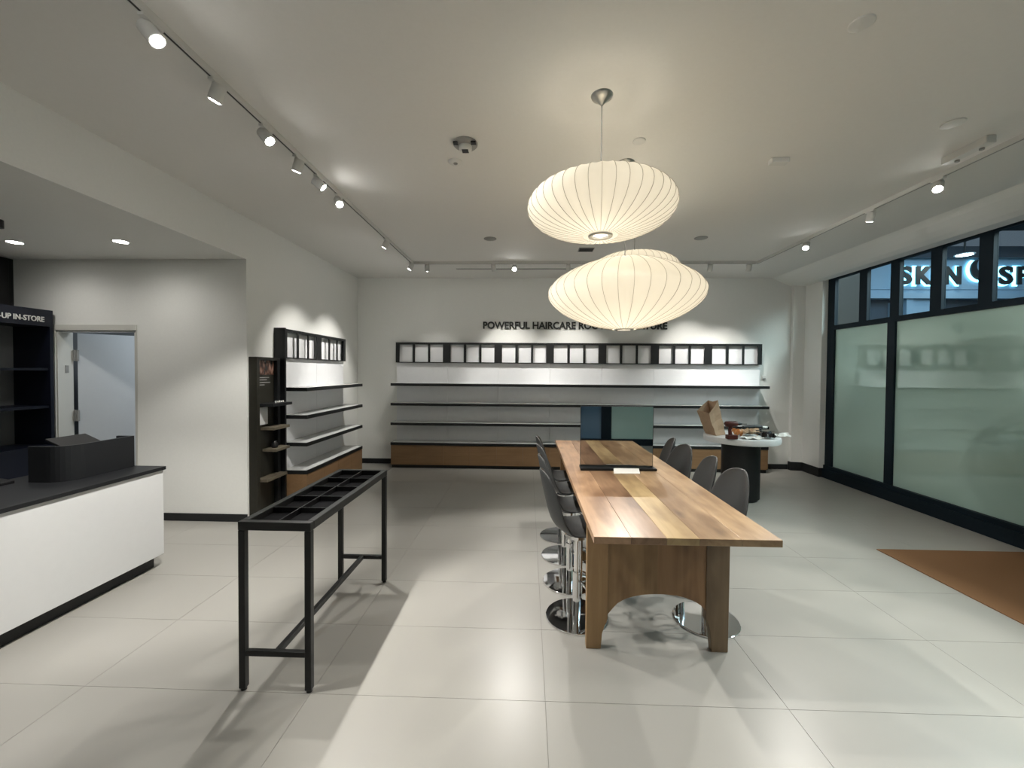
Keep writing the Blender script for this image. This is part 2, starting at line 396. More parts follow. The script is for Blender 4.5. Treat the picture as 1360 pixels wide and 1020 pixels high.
# ------------------------------------------------------------------ outside: the mall across the way
struct('floor_mall', MB().box(4.75, 18, -4, 10.7, -.12, -.002), M['darkc'])
struct('ceiling_mall', MB().box(4.75, 18, -4, 10.7, 5.2, 5.3), M['darkc'])
fa = thing('shop_facade', 'pale blue shop facade across the mall seen through the upper panes', 'facade', (10.5, 10.7, 0))
obj('sign_band', MB().box(6.6, 18, 10.7, 10.9, 3.74, 4.52), M['facade'], fa)
obj('cornice', MB().box(6.6, 18, 10.58, 10.9, 4.5, 4.62).box(6.6, 18, 10.64, 10.9, 4.62, 4.8), M['facade2'], fa)
obj('ledge', MB().box(6.6, 18, 10.6, 10.9, 3.50, 3.62), M['facade'], fa)
obj('shadow_gap', MB().box(6.6, 18, 10.72, 10.9, 3.62, 3.74), M['facade'], fa)
for a_, b_ in ((6.6, 8.3), (9.66, 10.35), (13.4, 14.2)): obj('wall', MB().box(a_, b_, 10.7, 10.9, 0, 3.5), M['facade'], fa)
obj('opening', MB().box(8.3, 9.66, 10.85, 10.9, 0, 3.5).box(10.35, 13.4, 10.85, 10.9, 0, 3.5).box(14.2, 18, 10.85, 10.9, 0, 3.5), M['facade2'], fa)
obj('window_surround', MB().box(9.5, 9.66, 10.66, 10.85, 0, 3.5).box(9.2, 9.5, 10.76, 10.85, 0, 3.42), M['facade'], fa)
tag(obj('mall_pier', MB().box(4.9, 6.28, 7.9, 8.1, 0, 5.2), M['brown']), 'dark brown pier outside behind the farthest upper pane', 'pier')
sg = thing('halo_lit_sign', 'dark letters SKIN and SP with crescent, cyan halo light behind', 'sign', (10.5, 10.6, 3.84))
def hl(ch, x0, x1):
    place = lambda u, v, d: (u, 10.585 + d, v)
    l = obj('letter', text_fit(ch, x0, x1, 3.84, 4.29, .04, place, .035), M['letter'], sg)
    obj('halo_light', text_fit(ch, x0 - .03, x1 + .03, 3.81, 4.32, .012, lambda u, v, d: (u, 10.665 + d, v), .035), M['cyan'], l)
hl('S', 9.22, 9.54); hl('K', 9.64, 10.05); hl('I', 10.14, 10.24); hl('N', 10.33, 10.72); hl('S', 11.64, 11.96); hl('P', 12.06, 12.38)
def crescent(y, dd, gro):
    out = []; cx, cz, R = 11.22, 4.22, .27 + gro
    ri = .215 - gro * .3; ox, oz = .08, .085
    for k in range(25):
        a = math.radians(128 + 196 * k / 24); out.append((cx + R * math.cos(a), cz + R * math.sin(a)))
    for k in range(25):
        a = math.radians(316 - 180 * k / 24); out.append((cx + ox + ri * math.cos(a), cz + oz + ri * math.sin(a)))
    return MB().prism(out, 'y', y, y + dd)
l = obj('letter', crescent(10.57, .04, 0), M['letter'], sg); obj('halo_light', crescent(10.66, .012, .04), M['cyan'], l)
dl = thing('corridor_downlight', 'small bright downlight in the mall ceiling above the N', 'light', (10.5, 10.4, 4.9))
obj('trim', MB().lathe([(.0, .02), (.18, .02), (.18, 0), (.15, 0)], (10.3, 10.1, 4.43), 24), M['fix'], dl)
obj('lens', MB().lathe([(.0, 0), (.15, 0)], (10.3, 10.1, 4.431), 24), M['lens2'], dl)
obj('rod', MB().cyl(10.3, 10.1, 4.45, 5.2, .02, 8), M['brown'], dl)
def area(name, loc, rot, size, power, col):
    d = bpy.data.lights.new(name, 'AREA'); d.size = size[0]; d.shape = 'RECTANGLE'; d.size_y = size[1]; d.energy = power; d.color = col
    o = bpy.data.objects.new(name, d); COL.objects.link(o); o.location = loc; o.rotation_euler = rot; return o
area('mall_ceiling_light', (9.5, 7.5, 5.15), (0, 0, 0), (5, 3), 130, (.62, .8, 1))
area('mall_ceiling_light', (7.5, 2.5, 5.15), (0, 0, 0), (4, 6), 420, (.92, 1, 1))
area('mall_window_fill', (6.3, 2.5, 4.6), (0, math.radians(35), 0), (1.0, 7), 260, (1, 1, .94))  # added unseen light close outside, brightens the frosted panes
area('mall_front_fill', (2.2, -4.2, 3.5), (math.radians(60), 0, 0), (4, 1.5), 160, (.6, .8, 1))  # added soft fill through the shopfront behind the camera
area('backroom_light', (-3.5, 4.75, 2.7), (0, 0, 0), (.5, .5), 9, (.85, .93, 1))

# ------------------------------------------------------------------ ceiling fixtures
def track(name, label, p, q):
    t = thing(name, label, 'track', tuple(p))
    obj('rail', MB().bar((p[0], p[1], H_CEIL - .0175), (q[0], q[1], H_CEIL - .0175), .030, .035), M['fix'], t)
    obj('slot', MB().bar((p[0], p[1], H_CEIL - .0355), (q[0], q[1], H_CEIL - .0355), .010, .002), M['fixg'] if p[0] > 0 else M['dplast'], t)
    return t
track('lighting_track', 'long white lighting track along the left side of the ceiling', (-1.685, YN + .1, 0), (-1.685, 5.95, 0))
track('lighting_track', 'white lighting track across the ceiling before the back wall', (-1.665, 5.93, 0), (3.2, 5.93, 0))
track('lighting_track', 'white lighting track along the window side of the ceiling', (3.23, YN + .1, 0), (3.23, 5.95, 0))

def head(x, y, target, label, power=1.0, cone=66, blend=.4, soft=.022):
    root = thing('track_spotlight', label, 'spotlight', (x, y, TRK_Z), 'white track spotlights')
    P = Vector((x, y, TRK_Z)); d = (Vector(target) - (P - Vector((0, 0, .055)))).normalized()
    obj('adapter', MB().box(x - .014, x + .014, y - .05, y + .05, TRK_Z - .014, TRK_Z), M['fix'], root)
    c = P - Vector((0, 0, .055))
    obj('stem', MB().tube([P - Vector((0, 0, .012)), c], .009, 10), M['fix'], root)
    a0 = c - d * .045; a1 = c + d * .045
    obj('body', MB().tube([a0, a0 + d * .004, a1 - d * .012, a1], [.026, .034, .034, .034], 20), M['fix'], root)
    ln = obj('lens', MB().tube([a1 + d * .0005, a1 + d * .002], .026, 20), M['lens'], root)
    ld = bpy.data.lights.new('beam', 'SPOT'); ld.energy = SPOT_W * power; ld.spot_size = math.radians(cone); ld.spot_blend = blend
    ld.shadow_soft_size = soft; ld.color = (1, .965, .90)
    lo = bpy.data.objects.new('beam', ld); COL.objects.link(lo); lo.parent = root
    lo.location = (a1 + d * .03) - P; lo.rotation_euler = d.to_track_quat('-Z', 'Y').to_euler()
    return root
# left track, from the camera to the corner
head(-1.685, 1.80, (.75, 1.95, 0), 'bright track spotlight nearest the top left corner of the view', .95)
head(-1.685, 2.19, (-3.05, 2.55, .45), 'track spotlight tipped away, second along the left track', 1.0, 66)
head(-1.685, 2.60, (.9, 2.3, 0), 'bright track spotlight third along the left track', .8)
head(-1.685, 2.97, (-3.0, 3.6, 0), 'track spotlight tipped to the counter, fourth along the left track', .9)
head(-1.685, 3.26, (1.6, 4.4, .5), 'track spotlight with small lit lens, fifth along the left track', .5)
head(-1.685, 3.61, (.2, 1.4, 0), 'bright starry track spotlight, sixth along the left track', .8)
head(-1.685, 4.82, (-2.9, 5.15, 1.3), 'grey unlit looking track spotlight beyond the bright ones on left', .5, 60, .7)
head(-1.685, 5.86, (-2.9, 5.92, 1.3), 'last track spotlight at the left end of the back corner', .6, 60, .7)
head(-1.685, .9, (4.3, 2.6, 2.0), 'added track spotlight above and behind the camera, lights the window header', 2.0, 26, .8)  # added out of view to brighten the header and window
head(-1.685, 1.3, (4.3, 4.6, 2.1), 'added track spotlight just above the view, lights the far window header', 1.3, 24, .8)  # second added unseen head, brightens the far part of the header
head(-1.685, -.4, (-3.4, .6, .4), 'track spotlight far behind the camera, left track', .6)
# back track
head(-1.47, 5.93, (-1.6, 6.97, .9), 'track spotlight beside the left corner of the back track', .16, 62, .8)
head(-.505, 5.93, (-.2, 6.97, 1.2), 'track spotlight left of the starry one on the back track', .6, 66, .9)
head(-.205, 5.93, (.0, 2.4, .2), 'brightest starry track spotlight in the middle of the back wall', .9)
head(.57, 5.93, (.8, 6.97, 1.2), 'track spotlight half hidden beside the lower pendant', .55, 66, .9)
head(1.42, 5.93, (.95, 3.2, .6), 'track spotlight on the back track hidden behind the pendants', .9)
head(2.57, 5.93, (2.75, 6.97, 1.25), 'track spotlight right of the pendants on the back track', .62, 68, .95)
head(3.11, 5.93, (3.3, 6.97, 1.2), 'rightmost track spotlight on the back track', .5, 62, .9)
# right track
head(3.23, 4.92, (1.4, 3.0, .2), 'bright track spotlight farthest along the window track', .8)
head(3.23, 4.02, (3.5, 5.2, 0), 'small dim track spotlight in the middle of the window track', .22)
head(3.23, 3.38, (1.3, 1.6, 0), 'bright track spotlight nearest along the window track', .8)
head(3.23, 1.6, (.8, .8, 0), 'track spotlight on the window track out of view', .6)
head(3.23, .2, (3.0, 1.8, 0), 'track spotlight behind the camera, window track', .4)

def downlight(x, y, z, label):
    t = thing('recessed_downlight', label, 'downlight', (x, y, z), 'recessed downlights over the counter')
    obj('trim', MB().lathe([(.052, -.001), (.066, -.004), (.07, 0)], (x, y, z), 28), M['fix'], t)
    obj('lens', MB().lathe([(.0, -.002), (.052, -.002)], (x, y, z), 28), M['lens2'], t)
    ld = bpy.data.lights.new('beam', 'SPOT'); ld.energy = CAN_W; ld.spot_size = math.radians(165); ld.spot_blend = 1.0; ld.shadow_soft_size = .05; ld.color = (1, .96, .9)
    lo = bpy.data.objects.new('beam', ld); COL.objects.link(lo); lo.parent = t; lo.location = (0, 0, -.02)
downlight(-4.69, 3.62, ZA, 'lit recessed downlight at the far left over the shelves')
downlight(-3.68, 3.61, ZA, 'lit recessed downlight over the counter end')
downlight(-3.68, 1.9, ZA, 'recessed downlight over the near part of the counter')
downlight(-4.69, 1.9, ZA, 'recessed downlight behind the near part of the counter')
tag(obj('ceiling_spot', MB().cyl(-4.12, 3.06, ZA - .06, ZA, .045, 20), M['dplast']), 'small black ceiling fitting at the left edge of the view', 'spotlight')

def disc(name, label, cat, x, y, r, h, m='fix'):
    return tag(obj(name, MB().lathe([(0, -h), (r * .9, -h), (r, -h * .6), (r, 0)], (x, y, H_CEIL), 36), M[m]), label, cat)
t = thing('smoke_detector', 'round grey smoke detector with dark square centre on ceiling', 'detector', (-.445, 2.864, H_CEIL))
obj('base', MB().lathe([(.045, -.022), (.075, -.022), (.085, -.012), (.085, 0)], (-.445, 2.864, H_CEIL), 36), M['fixg'], t)
obj('cover', MB().lathe([(0, -.055), (.035, -.055), (.045, -.045), (.045, -.022)], (-.445, 2.864, H_CEIL), 28), M['fix'], t)
obj('sensor_grille', MB().box(-.467, -.423, 2.84, 2.885, H_CEIL - .058, H_CEIL - .054), M['dplast'], t)
obj('vent_slot', MB().box(-.52, -.49, 2.80, 2.835, H_CEIL - .03, H_CEIL - .02).box(-.40, -.365, 2.80, 2.835, H_CEIL - .03, H_CEIL - .02), M['dplast'], t)
t = thing('ceiling_sensor', 'small white ceiling sensor below the smoke detector', 'sensor', (-.56, 3.11, H_CEIL))
obj('base', MB().lathe([(.0, -.02), (.035, -.02), (.05, -.008), (.052, 0)], (-.56, 3.11, H_CEIL), 28), M['fix'], t)
obj('sensor_eye', MB().lathe([(0, -.026), (.014, -.026), (.017, -.019)], (-.555, 3.10, H_CEIL), 16), M['fixg'], t)
disc('sprinkler_cover', 'flat round white sprinkler cover right of the upper pendant cord', 'sprinkler cover', .747, 2.859, .043, .007)
disc('ceiling_speaker', 'flat round ceiling speaker left of the pendants', 'speaker', -.461, 4.911, .075, .006, 'fixg')
disc('ceiling_speaker', 'flat round ceiling speaker right of the pendants', 'speaker', 2.015, 4.908, .075, .006, 'fixg')
disc('sprinkler_cover', 'faint flat round cover beside the emergency light', 'sprinkler cover', 2.66, 2.70, .06, .006)
disc('sprinkler_cover', 'faint flat round cover at the top right of ceiling', 'sprinkler cover', 1.49, 1.93, .05, .006)
t = thing('air_vent', 'small grey square air vent beneath the upper pendant', 'vent', (.736, 5.358, H_CEIL))
obj('frame', MB().box(.64, .835, 5.27, 5.43, H_CEIL - .008, H_CEIL), M['fixg'], t)
for k in range(5): obj('slat', MB().box(.65, .825, 5.285 + k * .028, 5.30 + k * .028, H_CEIL - .012, H_CEIL - .007), M['black'], t)
t = thing('slot_diffuser', 'thin dark slot diffuser between back track and back wall', 'vent', (-1.1, 6.345, H_CEIL))
obj('frame', MB().box(-1.118, 1.6, 6.325, 6.365, H_CEIL - .004, H_CEIL), M['fixg'], t)
obj('slot', MB().box(-1.10, 1.58, 6.338, 6.352, H_CEIL - .0055, H_CEIL - .0035), M['dplast'], t)
t = thing('ceiling_alarm', 'small rectangular alarm unit on the ceiling right of pendants', 'alarm', (1.83, 3.12, H_CEIL))
obj('housing', MB().box(1.775, 1.90, 3.09, 3.15, H_CEIL - .035, H_CEIL), M['fix'], t, .004)
t = thing('emergency_light', 'white emergency light box with two lamp stubs beside window track', 'light', (3.04, 2.98, H_CEIL))
obj('housing', MB().box(3.005, 3.07, 2.83, 3.13, H_CEIL - .05, H_CEIL), M['fix'], t, .005)
for y in (2.9, 3.06): obj('lamp_stub', MB().cyl(3.05, y, H_CEIL - .062, H_CEIL - .05, .014, 12), M['fixg'], t)

# ------------------------------------------------------------------ pendants
def prof_round(a, b, n=28):
    out = []
    for k in range(n + 1):
        ph = -PI / 2 + PI * k / n; r = a * abs(math.cos(ph)) ** .98; out.append((r, b * math.sin(ph)))
    return out
def prof_saucer(a, b, n=36):
    out = []
    for k in range(n + 1):
        ph = -PI / 2 + PI * k / n; c = abs(math.cos(ph)); s_ = math.sin(ph)
        out.append((a * c ** (1.38 if s_ < 0 else 1.45), (-b * 1.03 * abs(s_) ** 1.02) if s_ < 0 else b * .98 * s_ ** 1.15))
    return out
def pendant(x, y, zc, a, b, prof, nr, label, hole, rot=0):
    t = thing('pendant_lamp', label, 'pendant lamp', (x, y, zc), 'cream bubble pendants over the table')
    P = [(r, z) for r, z in prof(a, b) if r >= hole]
    sub = 4; n = nr * sub; vs = []; fs = []; m = len(P)
    for k in range(n):
        an = 2 * PI * k / n + rot; f = (k % sub) / sub; dip = 1 - .016 * math.sin(PI * f)
        for (r, z) in P: vs.append((x + r * dip * math.cos(an), y + r * dip * math.sin(an), zc + z * (1 - .02 * math.sin(PI * f))))
    for k in range(n):
        j = (k + 1) % n
        for i in range(m - 1): fs.append((k * m + i, j * m + i, j * m + i + 1, k * m + i + 1))
    obj('shade', MB().add(vs, fs, True), M['shade'], t)
    rb = MB()
    for k in range(nr):
        an = 2 * PI * k / nr + rot
        rb.tube([(x + (r + .0008) * math.cos(an), y + (r + .0008) * math.sin(an), zc + z) for r, z in P], .0013, 4, False)
    ro = obj('ribs', rb, M['rib'], t); ro['kind'] = 'stuff'
    zb = P[0][1]; zt = P[-1][1]
    obj('lower_ring', MB().lathe([(hole - .012, zb - .004), (hole + .010, zb - .006), (hole + .012, zb + .003), (hole - .012, zb + .004), (hole - .012, zb - .004)], (x, y, zc), 40), M['brushed'], t)
    obj('upper_ring', MB().lathe([(hole - .012, zt - .004), (hole + .010, zt + .006), (hole - .012, zt + .006), (hole - .012, zt - .004)], (x, y, zc), 40), M['brushed'], t)
    obj('spider', MB().bar((x - hole, y, zc + zt + .003), (x + hole, y, zc + zt + .003), .006, .004).bar((x, y - hole, zc + zt + .003), (x, y + hole, zc + zt + .003), .006, .004), M['brushed'], t)
    obj('cord', MB().tube([(x, y, zc + zt - .08), (x, y, H_CEIL - .04)], .0035, 8), M['fixg'], t)
    obj('canopy', MB().lathe([(.006, -.055), (.012, -.05), (.035, -.022), (.058, -.012), (.063, 0)], (x, y, H_CEIL), 36), M['brushed'], t)
    obj('socket', MB().cyl(x, y, zc + zt - .14, zc + zt - .08, .02, 16), M['fix'], t)
    obj('diffuser', MB().lathe([(0, zb + .006), (hole - .012, zb + .006)], (x, y, zc), 28), M['bulb'], t)
    ld = bpy.data.lights.new('bulb', 'POINT'); ld.energy = PEND_W * (a / .42) ** 1.2; ld.color = (1, .90, .74); ld.shadow_soft_size = .05
    lo = bpy.data.objects.new('bulb', ld); COL.objects.link(lo); lo.parent = t; lo.location = (0, 0, b * .25)
    return t
M['bulb'] = emit('lit_diffuser', (1, .93, .8), .9)
pendant(.411, 2.393, 2.544, .42, .164, prof_round, 40, 'upper left pendant, rounded cream bubble shade with lit opening below', .058)
pendant(.728, 3.15, 2.20, .578, .277, prof_saucer, 36, 'lowest and widest pendant, pointed cream saucer shade in front', .062, .05)
pendant(.99, 3.9, 2.55, .41, .164, prof_round, 40, 'rear pendant mostly hidden behind the widest shade', .058)

# ------------------------------------------------------------------ shelf units
def unit(origin, rotz, nsec, tag_lab, sec=.856, extend=(.04, .08), endpanel=False, name='shelf_unit', D=.33, fd=.125, wb=.078):
    """local: x along the wall from 0, y = distance out from the wall (towards -y), z up"""
    W = nsec * sec; t = thing(name, tag_lab, 'shelf unit', origin)
    def L(name, mb, m, bev=0.0): return obj(name, shift(mb), m, t, bev)
    def shift(mb):
        mb.v = [(v[0] + origin[0], v[1] + origin[1], v[2] + origin[2]) for v in mb.v]; return mb
    px = .07
    for k in range(nsec):
        L('back_panel', MB().box(k * sec + .0015, (k + 1) * sec - .0015, -px, -.02, .38, 1.735), M['backp'])
    L('carcass', MB().box(0, W, -.02, 0, .06, 2.0), M['greyp'])
    for z in (1.393, 1.07, .748, .422):
        s_ = L('shelf', MB().box(-extend[0], W + extend[1], -D + .012, -px - .0005, z - .036, z), M['shelfw'])
        e_ = MB().box(-extend[0], W + extend[1], -D, -D + .012, z - .042, z + .001)
        e_.box(-extend[0] - .004, -extend[0], -D, -px, z - .042, z + .001).box(W + extend[1], W + extend[1] + .004, -D, -px, z - .042, z + .001)
        o = obj('edge_strip', shift(e_), M['black'], s_)
    nb = nsec * 2; hw = (W + sum(extend)) / nb
    for k in range(nb):
        L('drawer_front', MB().box(-extend[0] + k * hw + .001, -extend[0] + (k + 1) * hw - .001, -D + .005, -D + .03, .058, .376), M['drawer'])
    L('plinth_side', MB().box(-extend[0], -extend[0] + .018, -D + .03, 0, .058, .376), M['drawer'])
    L('plinth_side', MB().box(W + extend[1] - .018, W + extend[1], -D + .03, 0, .058, .376), M['drawer'])
    L('kick', MB().box(-extend[0] + .01, W + extend[1] - .01, -D + .04, 0, 0, .058), M['black'])
    if endpanel: L('end_panel', MB().box(-.025, 0, -.13, 0, 0, 2.085), M['black'])
    # lattice frame along the top
    for k in range(nsec):
        x = k * sec; f = MB()
        ops = [(.061, .281), (.323, .54), (.576, .79)]
        ops = [(a * sec / .856, b * sec / .856) for a, b in ops]
        f.box(x, x + sec, -fd, -.02, 2.045, 2.078).box(x, x + sec, -fd, -.02, 1.738, 1.748)
        xs_ = [0] + [v for o_ in ops for v in o_] + [sec]
        f.box(x, x + xs_[1], -fd, -fd + .012, 1.748, 2.045); f.box(x + xs_[6], x + sec, -fd, -fd + .012, 1.748, 2.045)
        if k == 0: f.box(x, x + .012, -fd, -.02, 1.748, 2.045)
        if k == nsec - 1: f.box(x + sec - .012, x + sec, -fd, -.02, 1.748, 2.045)
        fo = L('lattice_frame', f, M['black'])
        for a, b in ((xs_[2], xs_[3]), (xs_[4], xs_[5])):
            obj('upright', shift(MB().box(x + a, x + b, -fd, -fd + .010, 1.748, 2.045)), M['black'], fo)
        obj('white_back', shift(MB().box(x + .012, x + sec - .012, -wb, -.022, 1.748, 2.045)), M['backp'], fo)
    t.rotation_euler = (0, 0, rotz)
    return t
unit((-2.225, YB, 0), 0, 7, 'long white shelf unit with seven black lattice bays on back wall', .865, (.015, .012))
unit((XL, 4.672, 0), PI / 2, 2, 'short two bay white shelf unit on the left wall', .80, (-.03, .03), True, D=.36, fd=.11, wb=.05)

# lettering on the back wall
tx = text_fit('POWERFUL HAIRCARE ROOTED IN NATURE', -.765, 2.325, 2.32, 2.443, .02, lambda u, v, d: (u, YB - .012 + d, v), .03)
wl = thing('wall_lettering', 'dark letters POWERFUL HAIRCARE on the back wall above shelves', 'lettering', (.78, YB, 2.32))
for q in islands(tx): obj('letter', q, M['letter'], wl)
t = thing('thermostat', 'small grey wall control right of the long shelf unit', 'thermostat', (3.933, YB, 1.52))
obj('housing', MB().box(3.90, 3.965, YB - .02, YB, 1.49, 1.56), M['fix'], t, .003); obj('dial', MB().box(3.915, 3.95, YB - .028, YB - .02, 1.495, 1.52), M['fixg'], t)

# ------------------------------------------------------------------ bronze tester cabinet on the left wall
cb = thing('display_cabinet', 'shallow dark bronze display cabinet between wall corner and left shelves', 'display cabinet', (XL, 4.4, 0))
x0, x1, y0, y1, zt = XL, -2.84, 4.215, 4.62, 1.735
obj('side_panel', MB().box(x0, x1, y0, y0 + .045, 0, zt), M['bronze'], cb, .002)
obj('side_panel', MB().box(x0, x1, y1 - .05, y1, 0, zt), M['black'], cb, .002)
obj('top_panel', MB().box(x0, x1, y0 + .045, y1 - .05, zt - .03, zt), M['bronze'], cb)
obj('back_panel', MB().box(x0, x0 + .045, y0 + .045, y1 - .05, 0, zt - .03), M['bronze'], cb)
obj('graphic_panel', MB().box(x0 + .045, x0 + .052, y0 + .05, y1 - .06, 1.545, 1.70), M['graphic'], cb)
pr = MB()
for z, w_ in ((1.51, .2), (1.485, .16), (1.455, .22), (1.43, .12)): pr.box(x0 + .045, x0 + .047, y0 + .07, y0 + .07 + w_, z, z + .008)
obj('printed_lines', pr, M['fixg'], cb)
obj('pale_panel', MB().box(x0 + .045, x0 + .055, y0 + .05, y0 + .23, 1.0, 1.19), M['backp'], cb)
lightw = wood('taupe_wood', (.10, .085, .06), (.15, .13, .095), 'Y', .5, False, 3)
for i, z in enumerate((1.235, .975, .735, .43)):
    m_ = M['black'] if i == 0 else lightw
    obj('tester_shelf', MB().box(x0 + .045, x1 + (.14, .11, .11, .08)[i], y0 + (.05, .12, .15, .05)[i], y1 + .0, z - .03, z), m_, cb, .002)
for k in range(5):
    y = y0 + .22 + k * .035
    tag(obj('tester_bottle', MB().cyl(x1 + .06, y, 1.2355, 1.255, .008, 12), M['fix']), '%s tiny white tester cap in the row on the black top shelf' % ('leftmost', 'second', 'middle', 'fourth', 'rightmost')[k], 'tester', 'tester caps on the bronze cabinet')
tag(obj('tester_jar', MB().lathe([(0, 0), (.03, 0), (.033, .01), (.033, .045), (.022, .06), (.022, .075), (0, .075)], (x1 + .035, y0 + .24, .7355), 24), M['dplast']), 'black jar on the third shelf of the bronze cabinet', 'jar')

# ------------------------------------------------------------------ service counter at left
ct = thing('service_counter', 'white fronted service counter with charcoal worktop at left', 'counter', (-3.2, 2.5, 0))
obj('front_panel', MB().box(-3.0, -2.945, -.6, 3.215, .10, .785), M['white'], ct, .002)
obj('end_panel', MB().box(-3.62, -3.0, 3.16, 3.215, .10, .785), M['white'], ct, .002)
obj('carcass', MB().box(-3.58, -3.0, -.58, 3.16, .10, .785), M['white'], ct)
obj('kick', MB().box(-3.5, -3.005, -.55, 3.187, 0, .10), M['black'], ct)
obj('worktop', MB().box(-3.66, -2.93, -.62, 3.225, .785, .812), M['counter'], ct, .002)
# raised guard with a rounded near corner
gp = []; gx = -3.17; r_ = .13; ya, yb_ = 2.70, 3.20
out = [(gx, yb_), (gx, ya + r_)] + [(gx - r_ + r_ * math.cos(a), ya + r_ - r_ * math.sin(a)) for a in [PI / 2 * k / 8 for k in range(1, 9)]] + [(-3.43, ya)]
inn = [(-3.43, ya + .02)] + [(gx - r_ + (r_ - .02) * math.cos(a), ya + r_ - (r_ - .02) * math.sin(a)) for a in [PI / 2 * k / 8 for k in range(8, 0, -1)]] + [(gx - .02, ya + r_), (gx - .02, yb_ - .02), (-3.30, yb_ - .02), (-3.30, yb_)]
gd = thing('counter_guard', 'black raised guard with rounded corner standing on the counter', 'counter guard', (-3.3, 2.9, .812))
obj('screen', MB().prism(out + inn, 'z', .8125, 1.06), M['counter'], gd)
mo = thing('till_monitor', 'flat black till monitor tipped back behind the counter guard', 'monitor', (-3.36, 2.9, .812))
obj('display', MB().prism([(-3.29, 1.00), (-3.45, 1.075), (-3.455, 1.092), (-3.285, 1.018)], 'y', 2.82, 3.09), M['dplast'], mo, .003)
obj('stand', MB().cyl(-3.38, 2.9, .8125, 1.03, .015, 12).cyl(-3.38, 2.9, .8125, .825, .07, 24), M['dplast'], mo)
tag(obj('card_terminal', MB().prism([(-3.60, .8125), (-3.50, .8125), (-3.50, .83), (-3.60, .845)], 'y', 2.50, 2.68), M['dplast'], None, .003), 'small black card terminal on the counter left of the guard', 'card terminal')

# black shelving against the far left wall
ks = thing('pickup_shelves', 'navy black shelving with PICK-UP IN-STORE header at far left', 'shelving', (-5.2, 3.4, 0))
kx0, kx1, ky0, ky1 = XA + .005, -4.975, .9, 4.15
obj('header', MB().box(kx0, kx1, ky0, ky1, 2.03, 2.20), M['navy'], ks)
obj('side_panel', MB().box(kx0, kx1, ky1 - .03, ky1, 0, 2.03), M['navy'], ks)
obj('side_panel', MB().box(kx0, kx1, ky0, ky0 + .03, 0, 2.03), M['navy'], ks)
obj('divider', MB().box(kx0, kx1 - .02, 2.5, 2.53, .8, 2.03), M['navy'], ks)
obj('back_panel', MB().box(kx0, kx0 + .07, ky0 + .03, 2.5, .8, 2.03).box(kx0, kx0 + .07, 2.53, ky1 - .03, .8, 2.03), M['greyp'], ks)
for z in (1.60, 1.21): obj('shelf', MB().box(kx0 + .07, kx1 - .02, ky0 + .03, 2.5, z - .025, z).box(kx0 + .07, kx1 - .02, 2.53, ky1 - .03, z - .025, z), M['navy'], ks)
obj('base_cabinet', MB().box(kx0, kx1, ky0 + .03, ky1 - .03, .0, .80), M['navy'], ks)
for q in islands(text_fit('PICK-UP IN-STORE', 3.585, 4.07, 2.072, 2.125, .006, lambda u, v, d: (kx1 + .003 - d, u, v), .012)): obj('letter', q, M['fix'], ks)
tag(obj('menu_panel', MB().box(XA + .002, XA + .03, 2.2, 4.13, 2.22, 2.74), M['dplast'], None, .003), 'glossy black panel above the pick-up shelving', 'panel')

# ------------------------------------------------------------------ black frame table with trays
ft = thing('frame_table', 'black steel frame table with sunken divided tray top', 'table', (-1.24, 2.5, 0))
fx0, fx1, fy0, fy1, fz = -1.424, -1.058, 1.962, 3.06, .85
lw = .033
for (x, y) in ((fx0, fy0), (fx1 - lw, fy0), (fx0, fy1 - lw), (fx1 - lw, fy1 - lw)):
    lg = obj('leg', MB().box(x, x + lw, y, y + lw, .012, fz - .043), M['metal'], ft, .004)
    obj('foot', MB().cyl(x + lw / 2, y + lw / 2, 0, .014, .014, 16), M['dplast'], lg)
obj('rail', MB().box(fx0, fx1, fy0, fy0 + lw, fz - .043, fz), M['metal'], ft, .003)
obj('rail', MB().box(fx0, fx1, fy1 - lw, fy1, fz - .043, fz), M['metal'], ft, .003)
obj('rail', MB().box(fx0, fx0 + lw, fy0 + lw, fy1 - lw, fz - .043, fz), M['metal'], ft, .003)
obj('rail', MB().box(fx1 - lw, fx1, fy0 + lw, fy1 - lw, fz - .043, fz), M['metal'], ft, .003)
obj('cross_bar', MB().box(fx0 + lw, fx1 - lw, fy0 + .004, fy0 + .029, .175, .203), M['metal'], ft, .003)
obj('cross_bar', MB().box(fx0 + lw, fx1 - lw, fy1 - .029, fy1 - .004, .175, .203), M['metal'], ft, .003)
obj('stretcher', MB().box((fx0 + fx1) / 2 - .014, (fx0 + fx1) / 2 + .014, fy0 + .029, fy1 - .029, .175, .203), M['metal'], ft, .003)
obj('tray_bottom', MB().box(fx0 + lw, fx1 - lw, fy0 + lw, fy1 - lw, fz - .041, fz - .034), M['tray'], ft)
xm = (fx0 + fx1) / 2
obj('divider', MB().box(xm - .003, xm + .003, fy0 + lw, fy1 - lw, fz - .034, fz - .005), M['dplast'], ft)
for k in range(1, 5):
    y = fy0 + lw + (fy1 - fy0 - 2 * lw) * k / 5
    obj('divider', MB().box(fx0 + lw, xm - .003, y - .003, y + .003, fz - .034, fz - .005).box(xm + .003, fx1 - lw, y - .003, y + .003, fz - .034, fz - .005), M['dplast'], ft)
for (x, y) in ((-1.33, 2.02), (-1.17, 2.02), (-1.33, 2.215), (-1.17, 2.215)):
    obj('screw', MB().cyl(x, y, fz - .034, fz - .030, .006, 10), M['chrome'], ft)

